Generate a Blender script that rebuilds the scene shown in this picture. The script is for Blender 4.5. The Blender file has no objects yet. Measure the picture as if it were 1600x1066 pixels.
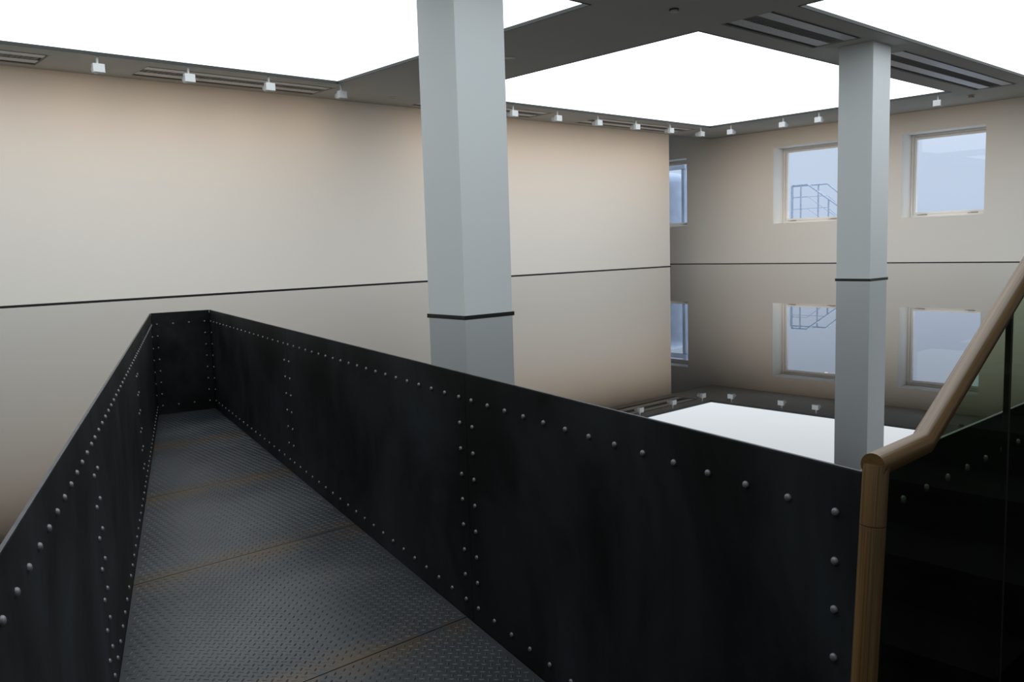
import bpy, bmesh, math, random
from mathutils import Vector, Matrix
random.seed(7)
D = bpy.data
COL = bpy.context.scene.collection

# ------------------------------------------------------------------ helpers
class MB:
    """collects shapes and links them as one mesh object"""
    def __init__(s): s.v = []; s.f = []; s.sm = []
    def add(s, vs, fs, smooth=False):
        o = len(s.v); s.v += [tuple(v) for v in vs]
        s.f += [tuple(i + o for i in f) for f in fs]; s.sm += [smooth] * len(fs)
    def box(s, x0, x1, y0, y1, z0, z1):
        if x0 > x1: x0, x1 = x1, x0
        if y0 > y1: y0, y1 = y1, y0
        s.add([(x0,y0,z0),(x1,y0,z0),(x1,y1,z0),(x0,y1,z0),(x0,y0,z1),(x1,y0,z1),(x1,y1,z1),(x0,y1,z1)],
              [(0,3,2,1),(4,5,6,7),(0,1,5,4),(1,2,6,5),(2,3,7,6),(3,0,4,7)])
    def prism(s, poly, z0, z1):
        """poly counter-clockwise in xy; z0/z1 numbers or functions of (x,y)"""
        g0 = z0 if callable(z0) else (lambda x, y: z0)
        g1 = z1 if callable(z1) else (lambda x, y: z1)
        n = len(poly)
        vs = [(x, y, g0(x, y)) for x, y in poly] + [(x, y, g1(x, y)) for x, y in poly]
        fs = [tuple(range(n - 1, -1, -1)), tuple(range(n, 2 * n))]
        fs += [(i, (i + 1) % n, n + (i + 1) % n, n + i) for i in range(n)]
        s.add(vs, fs)
    def xz_prism(s, poly, y0, y1):
        """poly of (x,z), extruded in y"""
        n = len(poly)
        vs = [(x, y0, z) for x, z in poly] + [(x, y1, z) for x, z in poly]
        fs = [tuple(range(n)), tuple(range(2 * n - 1, n - 1, -1))]
        fs += [(i, n + i, n + (i + 1) % n, (i + 1) % n) for i in range(n)]
        s.add(vs, fs)
    def tube(s, pts, r, seg=16, cap=True, smooth=True):
        pts = [Vector(p) for p in pts]; n = len(pts)
        rings = []
        up = None
        for i, p in enumerate(pts):
            if i == 0: t = (pts[1] - p).normalized(); k = 1
            elif i == n - 1: t = (p - pts[-2]).normalized(); k = 1
            else:
                a = (p - pts[i-1]).normalized(); b = (pts[i+1] - p).normalized()
                t = (a + b).normalized(); k = 1 / max(.3, t.dot(a))
            if up is None:
                up = Vector((0, 1, 0)) if abs(t.y) < .9 else Vector((0, 0, 1))
            e1 = (up - t * up.dot(t)).normalized(); e2 = t.cross(e1)
            rings.append([p + e1 * r * math.cos(q) + e2 * r * k * math.sin(q)
                          for q in [2 * math.pi * j / seg for j in range(seg)]])
        vs = [v for ring in rings for v in ring]; fs = []
        for i in range(n - 1):
            for j in range(seg):
                a = i * seg + j; b = i * seg + (j + 1) % seg
                fs.append((a, b, b + seg, a + seg))
        s.add(vs, fs, smooth)
        if cap:
            s.add(rings[0], [tuple(range(seg - 1, -1, -1))]); s.add(rings[-1], [tuple(range(seg))])
    def build(s, name, mat, parent=None, bevel=0, fix=True):
        me = D.meshes.new(name); me.from_pydata(s.v, [], s.f)
        me.polygons.foreach_set('use_smooth', s.sm)
        if fix:
            bm = bmesh.new(); bm.from_mesh(me); bmesh.ops.recalc_face_normals(bm, faces=bm.faces)
            bm.to_mesh(me); bm.free()
        me.materials.append(mat)
        o = D.objects.new(name, me); COL.objects.link(o)
        if parent: o.parent = parent
        if bevel:
            m = o.modifiers.new('bevel', 'BEVEL'); m.width = bevel; m.segments = 2; m.limit_method = 'ANGLE'
        return o

def tag(o, label=None, cat=None, group=None, kind=None):
    if label: o['label'] = label
    if cat: o['category'] = cat
    if group: o['group'] = group
    if kind: o['kind'] = kind
    return o
def thing(name, label, cat, loc=(0,0,0), group=None):
    o = D.objects.new(name, None); COL.objects.link(o); o.location = loc; o.empty_display_size = .1
    return tag(o, label, cat, group)
def struct(o): o['kind'] = 'structure'; return o
def place(o, loc):
    """shift a child mesh built in world coordinates into its parent's frame"""
    o.location = (-loc[0], -loc[1], -loc[2]); return o

# ------------------------------------------------------------------ materials
def mat(name, col, rough=.6, metal=0, spec=.5, noise=0, nscale=3, col2=None, bump=0, bscale=60, ior=None, stretch=(1,1,1)):
    m = D.materials.new(name); m.use_nodes = True; nt = m.node_tree; N = nt.nodes; Lk = nt.links
    b = N['Principled BSDF']
    b.inputs['Base Color'].default_value = (*col, 1); b.inputs['Roughness'].default_value = rough
    b.inputs['Metallic'].default_value = metal; b.inputs['Specular IOR Level'].default_value = spec
    if ior: b.inputs['IOR'].default_value = ior
    if noise or bump:
        tc = N.new('ShaderNodeTexCoord'); mp = N.new('ShaderNodeMapping'); mp.inputs['Scale'].default_value = stretch
        Lk.new(tc.outputs['Object'], mp.inputs['Vector'])
    if noise:
        n = N.new('ShaderNodeTexNoise'); n.inputs['Scale'].default_value = nscale; n.inputs['Detail'].default_value = 5
        Lk.new(mp.outputs['Vector'], n.inputs['Vector'])
        mx = N.new('ShaderNodeMix'); mx.data_type = 'RGBA'
        c2 = col2 or tuple(c * (1 - noise) for c in col)
        mx.inputs[6].default_value = (*col, 1); mx.inputs[7].default_value = (*c2, 1)
        r = N.new('ShaderNodeMapRange'); r.inputs[1].default_value = .38; r.inputs[2].default_value = .66
        Lk.new(n.outputs['Fac'], r.inputs[0]); Lk.new(r.outputs[0], mx.inputs[0]); Lk.new(mx.outputs[2], b.inputs['Base Color'])
    if bump:
        n2 = N.new('ShaderNodeTexNoise'); n2.inputs['Scale'].default_value = bscale; n2.inputs['Detail'].default_value = 3
        Lk.new(mp.outputs['Vector'], n2.inputs['Vector'])
        bp = N.new('ShaderNodeBump'); bp.inputs['Strength'].default_value = bump; bp.inputs['Distance'].default_value = .002
        Lk.new(n2.outputs['Fac'], bp.inputs['Height']); Lk.new(bp.outputs['Normal'], b.inputs['Normal'])
    return m

M = {}
M['wall'] = mat('warm_white_wall_paint', (.84, .81, .75), .9, spec=.2, bump=.15, bscale=90)
M['ceiling'] = mat('ceiling_paint', (.50, .50, .475), .9, spec=.2, bump=.1)
M['column'] = mat('cool_grey_column_paint', (.60, .635, .64), .75, spec=.25, bump=.1)
M['oil'] = mat('sump_oil', (.003, .003, .003), .0, spec=.5, ior=1.62)
M['black'] = mat('oil_blackened_edge', (.008, .008, .008), .35)
M['dark_trim'] = mat('dark_shadow_gap_profile', (.02, .025, .022), .6)
M['white_metal'] = mat('white_enamel', (.60, .62, .62), .4)
M['lamp_face'] = mat('lamp_glass_unlit', (.35, .35, .33), .2)
M['vent_plate'] = mat('vent_aluminium', (.66, .67, .69), .5, metal=.15)
M['vent_dark'] = mat('vent_grille_grey', (.22, .22, .22), .8)  # plain dark grey of the middle grille band
M['slot'] = mat('vent_slot_black', (.02, .02, .02), .8)
M['frame'] = mat('cream_window_frame', (.84, .80, .74), .55)
M['latch'] = mat('brushed_latch', (.35, .34, .33), .4, metal=.6)
M['sensor'] = mat('aged_plastic', (.42, .35, .27), .5)
M['ring'] = mat('pale_ring', (.55, .55, .53), .5)
M['gasket'] = mat('black_gasket', (.01, .01, .01), .5)
M['stone'] = mat('dark_stair_stone', (.010, .0098, .0095), .8, spec=.1, noise=.4, nscale=8)
M['landing'] = mat('dark_landing_floor', (.03, .029, .028), .8, spec=.2, noise=.3, nscale=4)
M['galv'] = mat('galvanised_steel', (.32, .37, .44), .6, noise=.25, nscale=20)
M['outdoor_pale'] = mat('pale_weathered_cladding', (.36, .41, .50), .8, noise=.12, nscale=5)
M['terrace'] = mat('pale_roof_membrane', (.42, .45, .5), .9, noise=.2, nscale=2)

def steel_mat(name, base, hi, rough, scale=1.1, stretch=(1,1,.8), spec=.5):
    m = D.materials.new(name); m.use_nodes = True; nt = m.node_tree; N = nt.nodes; Lk = nt.links
    b = N['Principled BSDF']; b.inputs['Specular IOR Level'].default_value = spec
    tc = N.new('ShaderNodeTexCoord'); mp = N.new('ShaderNodeMapping'); mp.inputs['Scale'].default_value = stretch
    Lk.new(tc.outputs['Object'], mp.inputs['Vector'])
    n = N.new('ShaderNodeTexNoise'); n.inputs['Scale'].default_value = scale; n.inputs['Detail'].default_value = 7; n.inputs['Roughness'].default_value = .6
    n.inputs['Distortion'].default_value = .6
    Lk.new(mp.outputs['Vector'], n.inputs['Vector'])
    cr = N.new('ShaderNodeValToRGB'); e = cr.color_ramp.elements
    e[0].position = .42; e[0].color = (*base, 1); e[1].position = .68; e[1].color = (*hi, 1)
    Lk.new(n.outputs['Fac'], cr.inputs['Fac'])
    # fine vertical scratches and streaks
    mp2 = N.new('ShaderNodeMapping'); mp2.inputs['Scale'].default_value = (34, 34, 1.6); Lk.new(tc.outputs['Object'], mp2.inputs['Vector'])
    n2 = N.new('ShaderNodeTexNoise'); n2.inputs['Scale'].default_value = 1.2; n2.inputs['Detail'].default_value = 4; Lk.new(mp2.outputs['Vector'], n2.inputs['Vector'])
    mx = N.new('ShaderNodeMix'); mx.data_type = 'RGBA'; mx.blend_type = 'MULTIPLY'; mx.inputs[0].default_value = .3
    r2 = N.new('ShaderNodeMapRange'); r2.inputs[1].default_value = .3; r2.inputs[2].default_value = .7; r2.inputs[3].default_value = .55; r2.inputs[4].default_value = 1.25
    Lk.new(n2.outputs['Fac'], r2.inputs[0]); Lk.new(cr.outputs['Color'], mx.inputs[6]); Lk.new(r2.outputs[0], mx.inputs[7])
    Lk.new(mx.outputs[2], b.inputs['Base Color'])
    rr = N.new('ShaderNodeMapRange'); rr.inputs[3].default_value = rough + .1; rr.inputs[4].default_value = rough - .08
    Lk.new(n.outputs['Fac'], rr.inputs[0]); Lk.new(rr.outputs[0], b.inputs['Roughness'])
    bp = N.new('ShaderNodeBump'); bp.inputs['Strength'].default_value = .25; bp.inputs['Distance'].default_value = .001
    Lk.new(n2.outputs['Fac'], bp.inputs['Height']); Lk.new(bp.outputs['Normal'], b.inputs['Normal'])
    return m
M['steel'] = steel_mat('blackened_steel_plate', (.0022, .0024, .0024), (.020, .0248, .0275), .55, scale=1.5, spec=.22)
M['rim'] = mat('worn_plate_edge', (.035, .038, .042), .5, metal=.3, noise=.6, nscale=18)
M['rivet'] = mat('rivet_steel', (.20, .20, .21), .42, metal=.35, noise=.5, nscale=60)

def tread_mat():
    m = D.materials.new('tread_plate_steel'); m.use_nodes = True; nt = m.node_tree; N = nt.nodes; Lk = nt.links
    b = N['Principled BSDF']; b.inputs['Roughness'].default_value = .42; b.inputs['Metallic'].default_value = .35
    b.inputs['Specular IOR Level'].default_value = .4
    tc = N.new('ShaderNodeTexCoord')
    n = N.new('ShaderNodeTexNoise'); n.inputs['Scale'].default_value = 1.6; n.inputs['Detail'].default_value = 6
    Lk.new(tc.outputs['Object'], n.inputs['Vector'])
    cr = N.new('ShaderNodeValToRGB'); e = cr.color_ramp.elements
    e[0].position = .35; e[0].color = (.025, .0295, .033, 1); e[1].position = .68; e[1].color = (.058, .065, .071, 1)
    Lk.new(n.outputs['Fac'], cr.inputs['Fac'])
    # rust collects along the plate joints (y = 1.34 + k*1.24)
    sp = N.new('ShaderNodeSeparateXYZ'); Lk.new(tc.outputs['Object'], sp.inputs[0])
    a = N.new('ShaderNodeMath'); a.operation = 'SUBTRACT'; a.inputs[1].default_value = 1.34; Lk.new(sp.outputs['Y'], a.inputs[0])
    d = N.new('ShaderNodeMath'); d.operation = 'DIVIDE'; d.inputs[1].default_value = 1.24; Lk.new(a.outputs[0], d.inputs[0])
    fr = N.new('ShaderNodeMath'); fr.operation = 'FRACT'; Lk.new(d.outputs[0], fr.inputs[0])
    near = N.new('ShaderNodeMapRange'); near.inputs[1].default_value = .0; near.inputs[2].default_value = .14; near.inputs[3].default_value = 1; near.inputs[4].default_value = 0
    pp = N.new('ShaderNodeMath'); pp.operation = 'PINGPONG'; pp.inputs[1].default_value = .5; Lk.new(fr.outputs[0], pp.inputs[0]); Lk.new(pp.outputs[0], near.inputs[0])
    n3 = N.new('ShaderNodeTexNoise'); n3.inputs['Scale'].default_value = 3.2; n3.inputs['Detail'].default_value = 8; n3.inputs['Roughness'].default_value = .7
    Lk.new(tc.outputs['Object'], n3.inputs['Vector'])
    r3 = N.new('ShaderNodeMapRange'); r3.inputs[1].default_value = .40; r3.inputs[2].default_value = .56; Lk.new(n3.outputs['Fac'], r3.inputs[0])
    mu = N.new('ShaderNodeMath'); mu.operation = 'MULTIPLY'; Lk.new(near.outputs[0], mu.inputs[0]); Lk.new(r3.outputs[0], mu.inputs[1])
    r4 = N.new('ShaderNodeMapRange'); r4.inputs[1].default_value = .60; r4.inputs[2].default_value = .75; r4.inputs[4].default_value = .55; Lk.new(n3.outputs['Fac'], r4.inputs[0])
    ad = N.new('ShaderNodeMath'); ad.operation = 'MAXIMUM'; Lk.new(mu.outputs[0], ad.inputs[0]); Lk.new(r4.outputs[0], ad.inputs[1])
    mx = N.new('ShaderNodeMix'); mx.data_type = 'RGBA'; mx.inputs[7].default_value = (.066, .045, .024, 1)
    Lk.new(ad.outputs[0], mx.inputs[0]); Lk.new(cr.outputs['Color'], mx.inputs[6]); Lk.new(mx.outputs[2], b.inputs['Base Color'])
    return m
M['tread'] = tread_mat()

def wood_mat():
    m = D.materials.new('oak_handrail'); m.use_nodes = True; nt = m.node_tree; N = nt.nodes; Lk = nt.links
    b = N['Principled BSDF']; b.inputs['Roughness'].default_value = .38
    tc = N.new('ShaderNodeTexCoord'); mp = N.new('ShaderNodeMapping'); Lk.new(tc.outputs['UV'], mp.inputs['Vector'])
    mp.inputs['Scale'].default_value = (60, 2.2, 1)
    n = N.new('ShaderNodeTexNoise'); n.inputs['Scale'].default_value = 1; n.inputs['Detail'].default_value = 6; n.inputs['Distortion'].default_value = .8
    Lk.new(mp.outputs['Vector'], n.inputs['Vector'])
    cr = N.new('ShaderNodeValToRGB'); e = cr.color_ramp.elements
    e[0].position = .3; e[0].color = (.058, .031, .009, 1); e[1].position = .7; e[1].color = (.165, .096, .034, 1)
    Lk.new(n.outputs['Fac'], cr.inputs['Fac']); Lk.new(cr.outputs['Color'], b.inputs['Base Color'])
    bp = N.new('ShaderNodeBump'); bp.inputs['Strength'].default_value = .15; bp.inputs['Distance'].default_value = .001
    Lk.new(n.outputs['Fac'], bp.inputs['Height']); Lk.new(bp.outputs['Normal'], b.inputs['Normal'])
    return m
M['wood'] = wood_mat()

def glass_mat(name, tint, ior=1.5):
    m = D.materials.new(name); m.use_nodes = True; nt = m.node_tree; N = nt.nodes; Lk = nt.links
    N.remove(N['Principled BSDF']); out = N['Material Output']
    t = N.new('ShaderNodeBsdfTransparent'); t.inputs[0].default_value = (*tint, 1)
    g = N.new('ShaderNodeBsdfGlossy'); g.inputs['Roughness'].default_value = 0.0; g.inputs['Color'].default_value = (1, 1, 1, 1)
    f = N.new('ShaderNodeFresnel'); f.inputs['IOR'].default_value = ior
    mx = N.new('ShaderNodeMixShader'); 
    ge = N.new('ShaderNodeNewGeometry'); iv = N.new('ShaderNodeMath'); iv.operation = 'SUBTRACT'; iv.inputs[0].default_value = 1; Lk.new(ge.outputs['Backfacing'], iv.inputs[1])
    mu = N.new('ShaderNodeMath'); mu.operation = 'MULTIPLY'; Lk.new(f.outputs[0], mu.inputs[0]); Lk.new(iv.outputs[0], mu.inputs[1]); Lk.new(mu.outputs[0], mx.inputs[0]); Lk.new(t.outputs[0], mx.inputs[1]); Lk.new(g.outputs[0], mx.inputs[2])
    Lk.new(mx.outputs[0], out.inputs['Surface'])
    return m
M['pane'] = glass_mat('clear_window_glass', (.96, .97, .98), 1.5)
M['green_glass'] = glass_mat('green_laminated_glass', (.72, .80, .70), 1.5)

def emit_mat(name, col, s):
    m = D.materials.new(name); m.use_nodes = True; nt = m.node_tree; N = nt.nodes
    N.remove(N['Principled BSDF']); e = N.new('ShaderNodeEmission'); e.inputs[0].default_value = (*col, 1); e.inputs[1].default_value = s
    nt.links.new(e.outputs[0], N['Material Output'].inputs['Surface']); return m
M['diffuser'] = emit_mat('backlit_ceiling_membrane', (.90, .955, 1.0), 2.2)

# ------------------------------------------------------------------ the room (z = 0 is the oil level)
W, B, H, XE = 10.805, 15.497, 2.632, 14.044
X0, Y0 = -2.0, .795
YR = 14.0

# light panels of the ceiling: x0,x1,y0,y1
PAN = [(-.52, 5.883, 5.374, 9.753), (7.492, 13.934, 5.374, 9.753), (7.492, 13.934, -.11, 4.271), (-.52, 5.883, -.11, 4.271)]
def grid_minus(mb, xs, ys, holes, z0, z1):
    xs = sorted(set(xs)); ys = sorted(set(ys))
    for i in range(len(xs) - 1):
        for j in range(len(ys) - 1):
            cx, cy = (xs[i] + xs[i+1]) / 2, (ys[j] + ys[j+1]) / 2
            if any(a < cx < b and c < cy < d for a, b, c, d in holes): continue
            mb.box(xs[i], xs[i+1], ys[j], ys[j+1], z0, z1)
VENTS = [(.2, 2.62, 10.02, 10.62), (3.60, 6.0, 10.02, 10.62), (7.60, 10.02, 10.02, 10.62), (11.12, 13.9, 10.02, 10.62),
         (7.45, 9.27, 4.50, 5.10), (10.30, 14.06, 4.50, 5.10)]
mb = MB()
holes = PAN + VENTS
xs = [X0, B] + [a for h in holes for a in h[:2]]; ys = [-3.0, W] + [a for h in holes for a in h[2:]]
grid_minus(mb, xs, ys, holes, H, H + .09)
mb.box(XE, B, W, W + .012, H, H + .62)          # upstand of the ceiling edge above the recess
ceil = struct(mb.build('ceiling', M['ceiling']))
# merged coplanar pieces keep one clean slab
mb = MB(); mb.box(10.5, B, W + .012, YR, H + .6, H + .7); struct(mb.build('ceiling', M['ceiling']))

names = [('large backlit white ceiling panel at the upper left, above the left wall', 'A'),
         ('backlit white ceiling panel in the middle of the view, behind the far column', 'B'),
         ('backlit white ceiling panel cut off by the upper right corner of the view', 'C'),
         ('backlit white ceiling panel directly over the steel walkway', 'D')]
for (x0, x1, y0, y1), (lab, _) in zip(PAN, names):
    loc = ((x0 + x1) / 2, (y0 + y1) / 2, H + .03)
    t = thing('ceiling_light_panel', lab, 'ceiling light', loc)
    mb = MB(); mb.add([(x0,y0,H+.03),(x0,y1,H+.03),(x1,y1,H+.03),(x1,y0,H+.03)], [(0,1,2,3)])
    place(mb.build('diffuser', M['diffuser'], t, fix=False), loc)
    mb = MB(); e = .014
    for a in [(x0,x1,y0,y0+e),(x0,x1,y1-e,y1),(x0,x0+e,y0+e,y1-e),(x1-e,x1,y0+e,y1-e)]: mb.box(*a, H-.004, H+.029)
    place(mb.build('frame', M['dark_trim'], t), loc)

vl = ['long linear air vent above the left wall at the far left edge of the view', 'long linear air vent above the left wall behind the first spotlights',
      'linear air vent above the left wall, just right of the near column', 'linear air vent above the left wall near its far end',
      'linear air vent in the ceiling left of the far column top', 'linear air vent in the ceiling right of the far column top']
for (x0, x1, y0, y1), lab in zip(VENTS, vl):
    loc = ((x0+x1)/2, (y0+y1)/2, H); t = thing('air_vent', lab, 'vent', loc)
    flip = y0 > 6     # the wide slot is on the panel side
    def yy(f): return y0 + f * (y1 - y0)
    mb = MB(); mb.box(x0, x1, y0, y1, H + .05, H + .06); place(mb.build('slot', M['slot'], t), loc)
    for a, b in ((.09, .34), (.62, .87)):
        mb = MB(); mb.box(x0 + .03, x1 - .03, yy(a), yy(b), H + .006, H + .014); place(mb.build('plate', M['vent_plate'], t), loc)
    mb = MB(); mb.box(x0 + .05, x1 - .05, yy(.34), yy(.62), H + .012, H + .018)
    k = x0 + .1
    while k < x1 - .1:
        mb.box(k, k + .004, yy(.34), yy(.62), H + .006, H + .012); k += .05
    place(mb.build('grille', M['vent_dark'], t), loc)
    for a, b in ((.025, .085), (.90, .925)):
        mb = MB(); mb.box(x0 + .03, x1 - .03, yy(a), yy(b), H + .001, H + .005); place(mb.build('slot', M['slot'], t), loc)  # solid black strips standing in for the shade inside open slots
    mb = MB(); e = .014
    for a in [(x0,x1,y0,y0+e*.6),(x0,x1,y1-e,y1),(x0,x0+e,y0+e,y1-e),(x1-e,x1,y0+e,y1-e)]: mb.box(*a, H-.003, H+.049)
    place(mb.build('frame', M['ceiling'], t), loc)

# walls
mb = MB(); mb.box(X0, XE, W, W + .2, -1.2, H + .09); struct(mb.build('wall_left', M['wall']))
mb = MB(); mb.box(X0 - .2, X0, -3.2, W + .2, -1.2, H + .09); struct(mb.build('wall_side', M['wall']))
mb = MB(); mb.box(X0 - .2, B, -3.2, -3.0, -1.2, H + .09); struct(mb.build('wall_front', M['wall']))
mb = MB(); mb.box(10.5, B, YR, YR + .2, -1.2, H + .7); mb.box(10.3, 10.5, W + .2, YR + .2, -1.2, H + .7); struct(mb.build('wall_recess', M['wall']))
# back wall with three window openings
WIN = [(11.45, 12.82, .83, 2.30), (7.97, 9.345, .80, 2.30), (5.417, 6.79, .80, 2.275)]
mb = MB()
ys = [-3.2, YR + .2] + [a for w in WIN for a in w[:2]]; ys = sorted(ys)
zs = [-1.2, H + .7]
for i in range(len(ys) - 1):
    c = (ys[i] + ys[i+1]) / 2; w = [q for q in WIN if q[0] < c < q[1]]
    if w: mb.box(B, B + .56, ys[i], ys[i+1], -1.2, w[0][2]); mb.box(B, B + .56, ys[i], ys[i+1], w[0][3], H + .7)
    else: mb.box(B, B + .56, ys[i], ys[i+1], -1.2, H + .7)
struct(mb.build('wall_back', M['wall']))
for k, (y0, y1, z0, z1) in enumerate(WIN, 1):
    loc = (B + .4, (y0+y1)/2, z0)
    t = D.objects.new('window_%d' % k, None); COL.objects.link(t); t.location = loc; t['kind'] = 'structure'
    xa = B + .37
    def ring(mb, y0, y1, z0, z1, w, xa, xb):
        mb.box(xa, xb, y0, y0 + w, z0, z1); mb.box(xa, xb, y1 - w, y1, z0, z1)
        mb.box(xa, xb, y0 + w, y1 - w, z0, z0 + w); mb.box(xa, xb, y0 + w, y1 - w, z1 - w, z1)
    mb = MB(); ring(mb, y0 + .001, y1 - .001, z0 + .001, z1 - .001, .045, xa, xa + .10)
    fr = place(mb.build('window_frame', M['frame'], t, bevel=.004), loc)
    mb = MB(); ring(mb, y0 + .05, y1 - .05, z0 + .05, z1 - .05, .042, xa + .012, xa + .08)
    place(mb.build('window_sash', M['frame'], t, bevel=.004), loc)
    mb = MB(); mb.box(xa + .04, xa + .046, y0 + .092, y1 - .092, z0 + .092, z1 - .092)
    place(mb.build('window_pane', M['pane'], t), loc)
    for f in (.16, .78):
        yc = y1 - f * (y1 - y0)
        mb = MB(); mb.box(xa - .012, xa + .011, yc - .085, yc + .085, z0 + .040, z0 + .050)
        mb.box(xa - .020, xa - .012, yc - .085, yc + .03, z0 + .046, z0 + .058)
        place(mb.build('window_latch', M['latch'], t, bevel=.002), loc)

# ------------------------------------------------------------------ walkway layout
RIM = .025
NL, FL, FR, NR = Vector((-.035, .79)), Vector((2.560, 7.477)), Vector((3.036, 7.396)), Vector((1.648, .791))
def ramp(x, y): return -1.007 + .0224 * (y - .79)
T = .008

# oil: the room floor area minus the walkway notch
def off(A, Bp, d):
    e = (Bp - A).normalized(); n = Vector((-e.y, e.x)); return A + n * d, Bp + n * d
nl, fl1 = off(NL, FL, T * .5); fl2, fr1 = off(FL, FR, T * .5); fr2, nr = off(FR, NR, T * .5)
flx, fly, frx, fry = fl1.x, fl2.y, fr2.x, fr1.y
quads = [[(X0, Y0), (nl.x, Y0), (flx, fly), (X0, fly)], [(X0, fly), (flx, fly), (flx, W), (X0, W)],
         [(flx, fly), (frx, fry), (frx, W), (flx, W)], [(frx, fry), (B, fry), (B, W), (frx, W)],
         [(nr.x, Y0), (B, Y0), (B, fry), (frx, fry)], [(XE, W), (B, W), (B, W + .2), (XE, W + .2)],
         [(10.5, W + .2), (B, W + .2), (B, YR), (10.5, YR)]]
me = D.meshes.new('oil'); bm = bmesh.new()
for q in quads: bm.faces.new([bm.verts.new((x, y, 0)) for x, y in q])
bmesh.ops.remove_doubles(bm, verts=bm.verts, dist=1e-5)
for f in bm.faces:
    f.normal_update()
    if f.normal.z < 0: f.normal_flip()
bm.to_mesh(me); bm.free(); me.materials.append(M['oil'])
oil = D.objects.new('oil_pool', me); COL.objects.link(oil)
tag(oil, 'still black mirror-like oil flooding the whole room around the walkway', 'oil pool')

# thin black lip where the oil meets each wall
TL = .011
def lip(name, a, b, c, d):
    mb = MB(); mb.box(a, b, c, d, -.02, TL); return struct(mb.build(name, M['black']))
TL = .014
lip('trim_1', X0, XE + .012, W - .012, W)
TL = .011
lip('trim_2', B - .012, B, Y0 + .01, YR)
lip('trim_3', XE, XE + .012, W, W + .2)

# columns
for (x0, x1, y0, y1), lab in (((7.643, 8.561, 9.537, 10.404), 0), ((18.977, 19.832, 8.9875, 9.79), 1)):
    x0, x1, y0, y1 = [v * .5 for v in (x0, x1, y0, y1)]
    loc = ((x0+x1)/2, (y0+y1)/2, 0)
    t = thing('column', ['square pale grey column nearest the walkway, standing in the oil', 'square pale grey column farther off, in front of the back wall windows'][lab], 'column', loc)
    mb = MB(); mb.box(x0, x1, y0, y1, -1.0, H); place(mb.build('shaft', M['column'], t, bevel=.004), loc)
    mb = MB(); e = .010
    for a in [(x0-e,x1+e,y0-e,y0),(x0-e,x1+e,y1,y1+e),(x0-e,x0,y0,y1),(x1,x1+e,y0,y1)]: mb.box(*a, -.02, .015)
    place(mb.build('black_lip', M['black'], t), loc)

# ------------------------------------------------------------------ steel walkway
wl = (1.5, 3.0, -1.0)
walk = thing('walkway', 'riveted black steel walkway sunk into the oil, narrowing to a closed end', 'walkway', wl)
rivets = []     # (position, normal, panel)
def wall_panel(A, Bp, t0, t1, joints_nm, cols, top_ts, bot=True):
    """inner face on the line A->B (interior on its right side), plate thickness outward"""
    e = (Bp - A).normalized(); n = Vector((-e.y, e.x))       # outward
    p0, p1 = A + e * t0, A + e * t1
    q0, q1 = p0 + n * T, p1 + n * T
    mb = MB(); mb.prism([tuple(p0), tuple(p1), tuple(q1), tuple(q0)], lambda x, y: ramp(x, y) - .03, RIM - .004)
    pn = place(mb.build('side_panel' if joints_nm else 'end_panel', M['steel'], walk), wl)
    mb = MB(); mb.prism([tuple(p0), tuple(p1), tuple(q1), tuple(q0)], RIM - .004, RIM)
    rm = mb.build('rim', M['rim'], pn)
    for c in cols:
        z = -.075 - .104
        base = ramp(*(A + e * c)) + .075
        nrow = max(2, round((-.075 - base) / .104)); st = (-.075 - base) / nrow
        for k in range(nrow + 1): rivets.append((A + e * c, -.075 - st * k, -n, pn))
    lo = (cols[0] if cols else t0); hi = (cols[-1] if cols else t1)
    m = max(1, round((hi - lo) / .1277)); st = (hi - lo) / m
    for k in range(1, m):
        c = lo + st * k
        rivets.append((A + e * c, -.075, -n, pn)); rivets.append((A + e * c, ramp(*(A + e * c)) + .075, -n, pn))
    return pn
g = .0012
LL = (FL - NL).length; RL = (FR - NR).length
# left wall runs NL -> FL (outward is +left), right wall FR -> NR
for a, b in ((0, 2.24), (2.24, 4.66), (4.66, LL)): wall_panel(NL, FL, a + g, b - g, True, [a + .052, b - .052], None)
for a, b in ((0, RL - 4.29), (RL - 4.29, RL - 1.775), (RL - 1.775, RL)): wall_panel(FR, NR, a + g, b - g, True, [a + .052, b - (.062 if b == RL else .052)], None)
wall_panel(FL, FR, .002, (FR - FL).length - .002, False, [.042, (FR - FL).length - .045], None)

# rivet mesh
def rivet_geo():
    vs = []; fs = []; seg = 12; prof = [(.0090, 0), (.0088, .0032), (.0069, .0060), (.0038, .0076)]
    for r, h in prof: vs += [(r * math.cos(2*math.pi*j/seg), r * math.sin(2*math.pi*j/seg), h) for j in range(seg)]
    vs.append((0, 0, .0082))
    for i in range(3):
        for j in range(seg): a = i*seg+j; b = i*seg+(j+1) % seg; fs.append((a, b, b+seg, a+seg))
    for j in range(seg): fs.append((3*seg+j, 3*seg+(j+1) % seg, 4*seg))
    return vs, fs
RV, RF = rivet_geo()
rme = D.meshes.new('rivet'); rme.from_pydata(RV, [], RF); rme.polygons.foreach_set('use_smooth', [True]*len(RF)); rme.materials.append(M['rivet'])
def rmat(p, z, n):
    zz = Vector((n.x, n.y, 0)).normalized(); xx = Vector((0, 0, 1)).cross(zz).normalized(); yy_ = zz.cross(xx)
    m = Matrix((xx, yy_, zz)).transposed().to_4x4(); m.translation = Vector((p.x, p.y, z)) - zz * .0004; return m
cam_p = Vector((0, 0, .5))
def inview(p, z):
    d = Vector((p.x, p.y, z)) - cam_p; fw = Vector((.6625, .7409, -.110)); rt = Vector((.7455, -.6665, 0))
    dep = d.dot(fw)
    if dep < .1: return False
    px = 800 + 1333 * d.dot(rt) / dep; py = 533 - 1333 * (d.z + .11 * dep) / dep
    return -10 < px < 1610 and -10 < py < 1080
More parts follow.
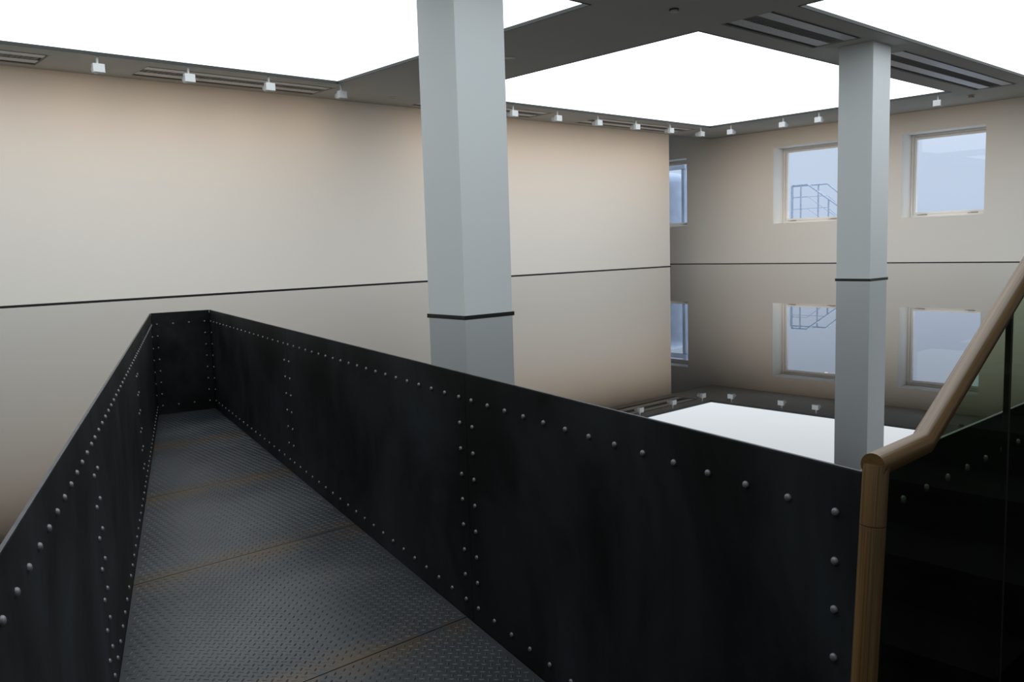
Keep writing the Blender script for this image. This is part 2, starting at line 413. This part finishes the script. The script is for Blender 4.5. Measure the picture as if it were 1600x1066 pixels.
rivets.sort(key=lambda r: (Vector((r[0].x, r[0].y, r[1])) - cam_p).length + (0 if inview(r[0], r[1]) else 100))
rest = MB()
for i, (p, z, n, pn) in enumerate(rivets):
    m = rmat(p, z, n)
    if i < 100:
        o = D.objects.new('rivet', rme); COL.objects.link(o); o.parent = pn
        m2 = m.copy(); m2.translation += Vector((0, 0, 0)); o.matrix_local = m2      # panel-local space equals world space
    else: rest.add([m @ Vector(v) for v in RV], RF, True)
o = place(rest.build('rivet', M['rivet'], walk, fix=False), wl); o['kind'] = 'stuff'

# tread plates with raised lozenges at +-45 degrees to the joints
def xl(y): return NL.x + (FL.x - NL.x) * (y - NL.y) / (FL.y - NL.y)
def xr(y): return NR.x + (FR.x - NR.x) * (y - NR.y) / (FR.y - NR.y)
seams = [.79, 1.34, 2.58, 3.845, 5.105, 6.31, 7.43]
P_ = .0258; S2 = math.sqrt(.5)
plates = []
for a, b in zip(seams[:-1], seams[1:]):
    mb = MB(); a2, b2 = a + .0028, b - .0028
    last = b > 7.4
    top = (FR if last else None)
    q = [(xl(a2) + .002, a2), (xr(a2) - .002, a2), (xr(b2) - .002, b2), (xl(b2) + .002, b2)]
    if last: q = [(xl(a2) + .002, a2), (xr(a2) - .002, a2), (FR.x - .003, FR.y - .002), (FL.x + .001, FL.y - .004)]
    mb.prism(q, lambda x, y: ramp(x, y) - .006, ramp)
    plates.append((mb, a2, b2 if not last else 7.385))
R_ = 14
for i in range(-20, 420):
    for j in range(-300, 330):
        u, v = i * P_, j * P_
        x, y = (u + v) * S2 - 1.0, (u - v) * S2
        if y < .80 or y > 7.38: continue
        if x < xl(y) + .018 or x > xr(y) - .018: continue
        for mb, a, b in plates:
            if a + .012 < y < b - .012:
                dx, dy = (S2, S2) if (i + j) % 2 == 0 else (S2, -S2)
                nx, ny = -dy, dx
                L_, w_, h_ = .0125, .0042, .0019
                z = ramp(x, y) - .0002
                pts = [(L_, 0), (L_*.45, w_), (-L_*.45, w_), (-L_, 0), (-L_*.45, -w_), (L_*.45, -w_)]
                vs = [(x + p*dx + q*nx, y + p*dy + q*ny, z) for p, q in pts]
                vs += [(x + p*dx, y + p*dy, z + h_) for p in (L_*.62, -L_*.62)]
                mb.add(vs, [(0,1,6), (1,2,7,6), (2,3,7), (3,4,7), (4,5,6,7), (5,0,6)])
                break
for mb, a, b in plates: place(mb.build('tread_plate', M['tread'], walk, fix=False), wl)

# ------------------------------------------------------------------ tank front wall along the gallery edge (seen through the green glass)
loc = (3.0, .795, -1.0)
tk = thing('tank_wall', 'black riveted steel tank wall behind the green glass balustrade', 'tank wall', loc)
mb = MB(); mb.box(1.658, B, .7915, .7995, -1.03, RIM - .004); place(mb.build('steel_panel', M['steel'], tk), loc)
mb = MB(); mb.box(1.658, B, .7915, .7995, RIM - .004, RIM); place(mb.build('rim', M['rim'], tk), loc)
for k in range(16):
    o = D.objects.new('rivet', rme); COL.objects.link(o); o.parent = tk
    m = rmat(Vector((1.842 + .12 * k, .7915)), -.076, Vector((0, -1))); m.translation -= Vector(loc); o.matrix_local = m
loc = (-1.0, .795, -1.0)
tk = thing('tank_wall', 'black steel tank wall beside the walkway entrance, on its left', 'tank wall', loc)
mb = MB(); mb.box(X0, -.045, .7915, .7995, -1.03, RIM); place(mb.build('steel_panel', M['steel'], tk), loc)

# ------------------------------------------------------------------ gallery side: landing, stairs, glass balustrade
mb = MB(); mb.box(X0, B, -3.0, .789, -1.1, -1.007); struct(mb.build('floor', M['landing']))
mb = MB(); mb.box(X0, B, .789, W + .1, -1.25, -1.101); mb.box(10.5, B, W + .1, YR, -1.25, -1.101); struct(mb.build('floor', M['landing']))
sl = (2.1, .1, -1.007)
st = thing('staircase', 'dark staircase rising to the right behind the wooden handrail post', 'staircase', sl)
for k in range(8):
    mb = MB(); x = 2.10 + .30 * k
    mb.box(x, x + .30, -.75, .70, -1.007, -1.007 + .16 * (k + 1) - .03)
    place(mb.build('riser', M['stone'], st), sl)
    mb = MB(); mb.box(x - .02, x + .30, -.75, .70, -1.007 + .16 * (k + 1) - .03, -1.007 + .16 * (k + 1))
    place(mb.build('tread', M['stone'], st), sl)

YG = .741
bl = (1.604, YG, -1.007)
bal = thing('glass_balustrade', 'green glass balustrade with a round oak handrail climbing to the right', 'balustrade', bl)
def rail_mesh(pts, r, name, seams_at=()):
    """round bar with UVs running along its length for the grain"""
    mb = MB(); mb.tube(pts, r, 24, cap=True)
    o = mb.build(name, M['wood'], bal, fix=True); place(o, bl)
    me = o.data; uv = me.uv_layers.new(name='UVMap')
    P = [Vector(p) for p in pts]; acc = [0]
    for i in range(1, len(P)): acc.append(acc[-1] + (P[i] - P[i-1]).length)
    for poly in me.polygons:
        for li in poly.loop_indices:
            vi = me.loops[li].vertex_index
            ring = min(vi // 24, len(P) - 1) if vi < 24 * len(P) else 0
            uv.data[li].uv = ((vi % 24) / 24, acc[ring])
    return o
R0 = .0245
top = Vector((1.604, YG, .058)); lvl = Vector((1.815, YG, .062)); sl_ = .555
end = Vector((4.35, YG, .062 + (4.35 - 1.815) * sl_))
def ltz(z): return Vector((1.604 - (.058 - z) * .085, YG, z))
rail_mesh([ltz(-1.005), ltz(-.062)], R0, 'newel_post')
rail_mesh([ltz(-.0605), ltz(.036), Vector((1.6055, YG, .057))], R0, 'newel_post')
rail_mesh([Vector((1.590, YG, .0575)), lvl - Vector((.0, 0, .0)), lvl + (end - lvl) * .25, end], R0, 'handrail')
def railz(x): return (.060 if x < 1.815 else .062 + (x - 1.815) * sl_) - .012
for a, b in ((1.63, 2.306), (2.318, 3.30), (3.312, 4.30)):
    mb = MB(); pts = [(a, -1.005), (b, -1.005), (b, railz(b))]
    if a < 1.815: pts.append((1.815, railz(1.815)))
    pts.append((a, railz(a)))
    mb.xz_prism(pts, YG - .006, YG + .006)
    place(mb.build('glass_panel', M['green_glass'], bal), bl)
for x in (2.312, 3.306):
    mb = MB(); mb.box(x - .0055, x + .0055, YG - .007, YG + .007, -1.005, railz(x) - .012)
    place(mb.build('joint_strip', M['gasket'], bal), bl)

# ------------------------------------------------------------------ spotlights on the ceiling edge
def make_spot():
    t = thing('spotlight', '', 'spotlight', (0, 0, 0))
    mb = MB(); mb.tube([(0, 0, 0), (0, 0, -.088)], .013, 10); mb.box(-.02, .02, -.012, .012, -.006, 0)
    mb.build('stem', M['white_metal'], t)
    mb = MB(); mb.box(-.060, .060, -.050, .010, -.172, -.080); mb.build('housing', M['white_metal'], t, bevel=.004)
    mb = MB(); mb.box(-.050, .050, -.0515, -.046, -.173, -.1685); mb.build('hinge', M['slot'], t)
    mb = MB(); mb.tube([(0, .010, -.115), (0, .085, -.125), (0, .10, -.127)], .040, 16); mb.build('lamp_head', M['white_metal'], t)
    mb = MB(); mb.tube([(0, .1005, -.127), (0, .1045, -.1275)], .033, 16); mb.build('lens', M['lamp_face'], t)
    L = D.lights.new('warm_bulb', 'AREA'); L.shape = 'DISK'; L.size = .07; L.energy = 2.4; L.color = (1, .64, .35)
    l = D.objects.new('bulb', L); COL.objects.link(l); l.parent = t; l.location = (0, .125, -.135); l.rotation_euler = (math.radians(19), 0, 0)
    return t
def copy_tree(o, parent=None):
    c = o.copy(); COL.objects.link(c)
    if parent: c.parent = parent
    for ch in [q for q in D.objects if q.parent == o]: copy_tree(ch, c)
    return c
LROW = [1.95, 3.01, 3.98, 4.96, 5.96, 7.93, 8.95, 9.90, 10.86, 11.84, 12.80, 13.74]
BROW = [9.33, 8.25, 7.57, 5.60]
LAB = ['white spotlight above the left wall, just beyond the left edge of the view', 'white spotlight above the left wall, the one closest to the left edge in view', 'white spotlight above the left wall, second from the left edge', 'white spotlight above the left wall, third from the left edge',
       'white spotlight above the left wall, last one left of the near column', 'white spotlight above the left wall, right behind the near column', 'white spotlight above the left wall, first one right of the near column',
       'white spotlight above the left wall, second one right of the near column', 'white spotlight above the left wall, third one right of the near column', 'white spotlight above the left wall, fourth one right of the near column',
       'white spotlight above the left wall, fifth one right of the near column', 'white spotlight at the far end of the left wall row, nearest the room corner']
proto = None
for k, x in enumerate(LROW):
    o = make_spot() if proto is None else copy_tree(proto)
    proto = proto or o
    o.location = (x, W - .985, H); o.rotation_euler.z = 0
    o['label'] = LAB[k]
    o['group'] = 'spotlights above the left wall'
for k, y in enumerate(BROW):
    o = copy_tree(proto); o.location = (B - 1.49, y, H); o.rotation_euler.z = -math.pi / 2
    o['label'] = ['white spotlight above the back wall, closest to the room corner', 'white spotlight above the back wall, over the window with the outdoor railing',
                  'white spotlight above the back wall, just left of the far column', 'white spotlight above the back wall, right of the far column'][k]
    o['group'] = 'spotlights above the back wall'

# small ceiling devices
def sensor(x, y, lab, m, r=.05, h=.035):
    loc = (x, y, H); t = thing('smoke_detector', lab, 'smoke detector', loc)
    mb = MB(); mb.tube([(x, y, H), (x, y, H - .012)], r, 20); place(mb.build('base', M['dark_trim'] if r < .05 else M['ring'], t), loc)
    mb = MB(); mb.tube([(x, y, H - .012), (x, y, H - h * .7), (x, y, H - h)], r * .72, 20); place(mb.build('cap', m, t), loc)
sensor(6.62, 5.02, 'small round smoke detector on the dark ceiling strip at the top of the view', M['ring'], .045, .03)
sensor(14.5, 5.30, 'small brownish smoke detector on the ceiling right of the far column', M['sensor'], .06, .045)
for (x, y, lab, r) in ((6.72, 7.42, 'flat round ceiling ring just right of the near column', .075), (7.02, 10.2, 'flat round ceiling cap above the left wall, left of the near column', .06),
                       (10.55, 10.45, 'flat round ceiling cap above the left wall, right of the near column', .05)):
    mb = MB(); seg = 28
    vs = []
    for rr, z in ((r, H), (r, H - .006), (r * .8, H - .006), (r * .8, H - .001)):
        vs += [(x + rr*math.cos(2*math.pi*j/seg), y + rr*math.sin(2*math.pi*j/seg), z) for j in range(seg)]
    fs = [(i*seg+j, i*seg+(j+1) % seg, (i+1)*seg+(j+1) % seg, (i+1)*seg+j) for i in range(3) for j in range(seg)]
    fs.append(tuple(range(3*seg, 4*seg)))
    mb.add(vs, fs)
    tag(mb.build('ceiling_cap', M['ring']), lab, 'ceiling fitting')

# ------------------------------------------------------------------ outside the windows
mb = MB(); mb.box(B + .56, 60, -20, 50, -1.0, -.8); o = mb.build('terrace', M['terrace']); struct(o)
cf = .0
def px3(px, py, x):
    """point at depth plane x seen from the camera position through a direction (layout helper)"""
    f, pit, rol, yaw = 1333.1464, -.1103, -.0301, .8409
    cp, sp = math.cos(pit), math.sin(pit)
    fw = Vector((math.cos(yaw)*cp, math.sin(yaw)*cp, sp)); rt = Vector((math.sin(yaw), -math.cos(yaw), 0)); up = rt.cross(fw)
    c, s = math.cos(rol), math.sin(rol); r2 = c*rt + s*up; u2 = -s*rt + c*up
    d = fw*f + r2*(px-800) - u2*(py-533)
    return Vector((0, 0, .5)) + d * (x / d.x)
rx, rx2 = 20.0, 20.9
loc = (rx, 12.0, -.8)
ra = thing('outdoor_railing', 'grey metal railing of an outdoor stair, seen through the window left of the far column', 'railing', loc)
def bar(name, pts, r):
    mb = MB(); mb.tube(pts, r, 10); place(mb.build(name, M['galv'], ra), loc)
for x, pts in ((rx, [(1238.5, 290), (1262, 288), (1322, 330)]), (rx2, [(1237, 291.5), (1293, 290), (1325, 313)])):
    P = [px3(a, b, x) for a, b in pts]
    P[1].z = P[0].z
    dz = (P[2].z - P[1].z); 
    bar('handrail', P, .024)
    for k in (1, 2, 3):
        Q = [p - Vector((0, 0, .30 * k)) for p in P]; Q = [Q[0], Q[1], Q[2]]
        bar('rail', Q, .009)
    ys_ = [P[0].y, (P[0].y*.45 + P[1].y*.55), P[1].y * .45 + P[2].y * .55, P[2].y] if x == rx else [P[0].y, P[0].y*.25 + P[1].y*.75, P[2].y]
    for y in ys_:
        if y >= P[1].y: z = P[1].z
        else: z = P[1].z + (P[2].z - P[1].z) * (P[1].y - y) / (P[1].y - P[2].y)
        bar('post', [(x, y, -.8), (x, y, z)], .020)
# stair landing and flight under the railing
mb = MB(); a = px3(1236, 300, rx).y; b = px3(1262, 300, rx).y
mb.box(rx, rx2, b, a + .6, .18, .24); place(mb.build('landing', M['galv'], ra), loc)
for k in range(6):
    mb = MB(); mb.box(rx, rx2, b - .26*(k+1), b - .26*k, .18 - .17*(k+1), .22 - .17*(k+1)); place(mb.build('step', M['galv'], ra), loc)

# pale plant outside the recess window
loc = (17.2, 13.2, -.8)
un = thing('outdoor_tank', 'pale rounded tank on a metal stand, seen through the narrow window by the room corner', 'tank', loc)
mb = MB(); seg = 28; cxx, cyy = 17.2, 13.35
prof = [(.62, -.5), (.62, 1.9), (.58, 2.03), (.44, 2.13), (.2, 2.18), (.0, 2.19)]
vs = []
for r, z in prof: vs += [(cxx + r*math.cos(2*math.pi*j/seg), cyy + r*math.sin(2*math.pi*j/seg), z) for j in range(seg)]
fs = [(i*seg+j, i*seg+(j+1) % seg, (i+1)*seg+(j+1) % seg, (i+1)*seg+j) for i in range(5) for j in range(seg)]
mb.add(vs, fs, True); place(mb.build('tank_body', M['outdoor_pale'], un), loc)
for y in (12.27, 13.9):
    mb = MB(); mb.box(16.45, 16.53, y - .04, y + .04, -.8, 2.55); place(mb.build('post', M['outdoor_pale'], un, bevel=.004), loc)
mb = MB(); mb.box(16.43, 16.55, 12.2, 13.9, 2.17, 2.27); place(mb.build('beam', M['outdoor_pale'], un), loc)
mb = MB(); mb.tube([(17.2, 13.35, -.8), (17.2, 13.35, -.45)], .3, 16); place(mb.build('foot', M['galv'], un), loc)

# ------------------------------------------------------------------ light
sc = bpy.context.scene
w = D.worlds.new('overcast_sky'); sc.world = w; w.use_nodes = True
bg = w.node_tree.nodes['Background']; N = w.node_tree.nodes; Lk = w.node_tree.links
tc = N.new('ShaderNodeTexCoord'); sp = N.new('ShaderNodeSeparateXYZ'); Lk.new(tc.outputs['Generated'], sp.inputs[0])
cr = N.new('ShaderNodeValToRGB'); e = cr.color_ramp.elements
e[0].position = .0; e[0].color = (.53, .63, .79, 1); e[1].position = .25; e[1].color = (.72, .82, .97, 1)
q = cr.color_ramp.elements.new(.5); q.color = (1.6, 1.85, 2.2, 1)
q = cr.color_ramp.elements.new(1.0); q.color = (3.0, 3.4, 3.9, 1)
Lk.new(sp.outputs['Z'], cr.inputs['Fac']); Lk.new(cr.outputs['Color'], bg.inputs['Color']); bg.inputs['Strength'].default_value = 1.0

# ------------------------------------------------------------------ camera
f, pit, rol, yaw = 1333.1464, -.1103, -.0301, .8409
cp, sp_ = math.cos(pit), math.sin(pit)
fw = Vector((math.cos(yaw)*cp, math.sin(yaw)*cp, sp_)); rt = Vector((math.sin(yaw), -math.cos(yaw), 0)); up = rt.cross(fw)
c, s = math.cos(rol), math.sin(rol); r2 = c*rt + s*up; u2 = -s*rt + c*up
cam = D.cameras.new('camera'); co = D.objects.new('camera', cam); COL.objects.link(co)
m = Matrix((r2, u2, -fw)).transposed().to_4x4(); m.translation = Vector((0, 0, .5)); co.matrix_world = m
cam.sensor_width = 36; cam.lens = 36 * f / 1600; cam.clip_start = .02; cam.clip_end = 200
sc.camera = co
sc.view_settings.view_transform = 'Standard'; sc.view_settings.look = 'None'; sc.view_settings.exposure = 0; sc.view_settings.gamma = 1
sc.view_settings.use_curve_mapping = False
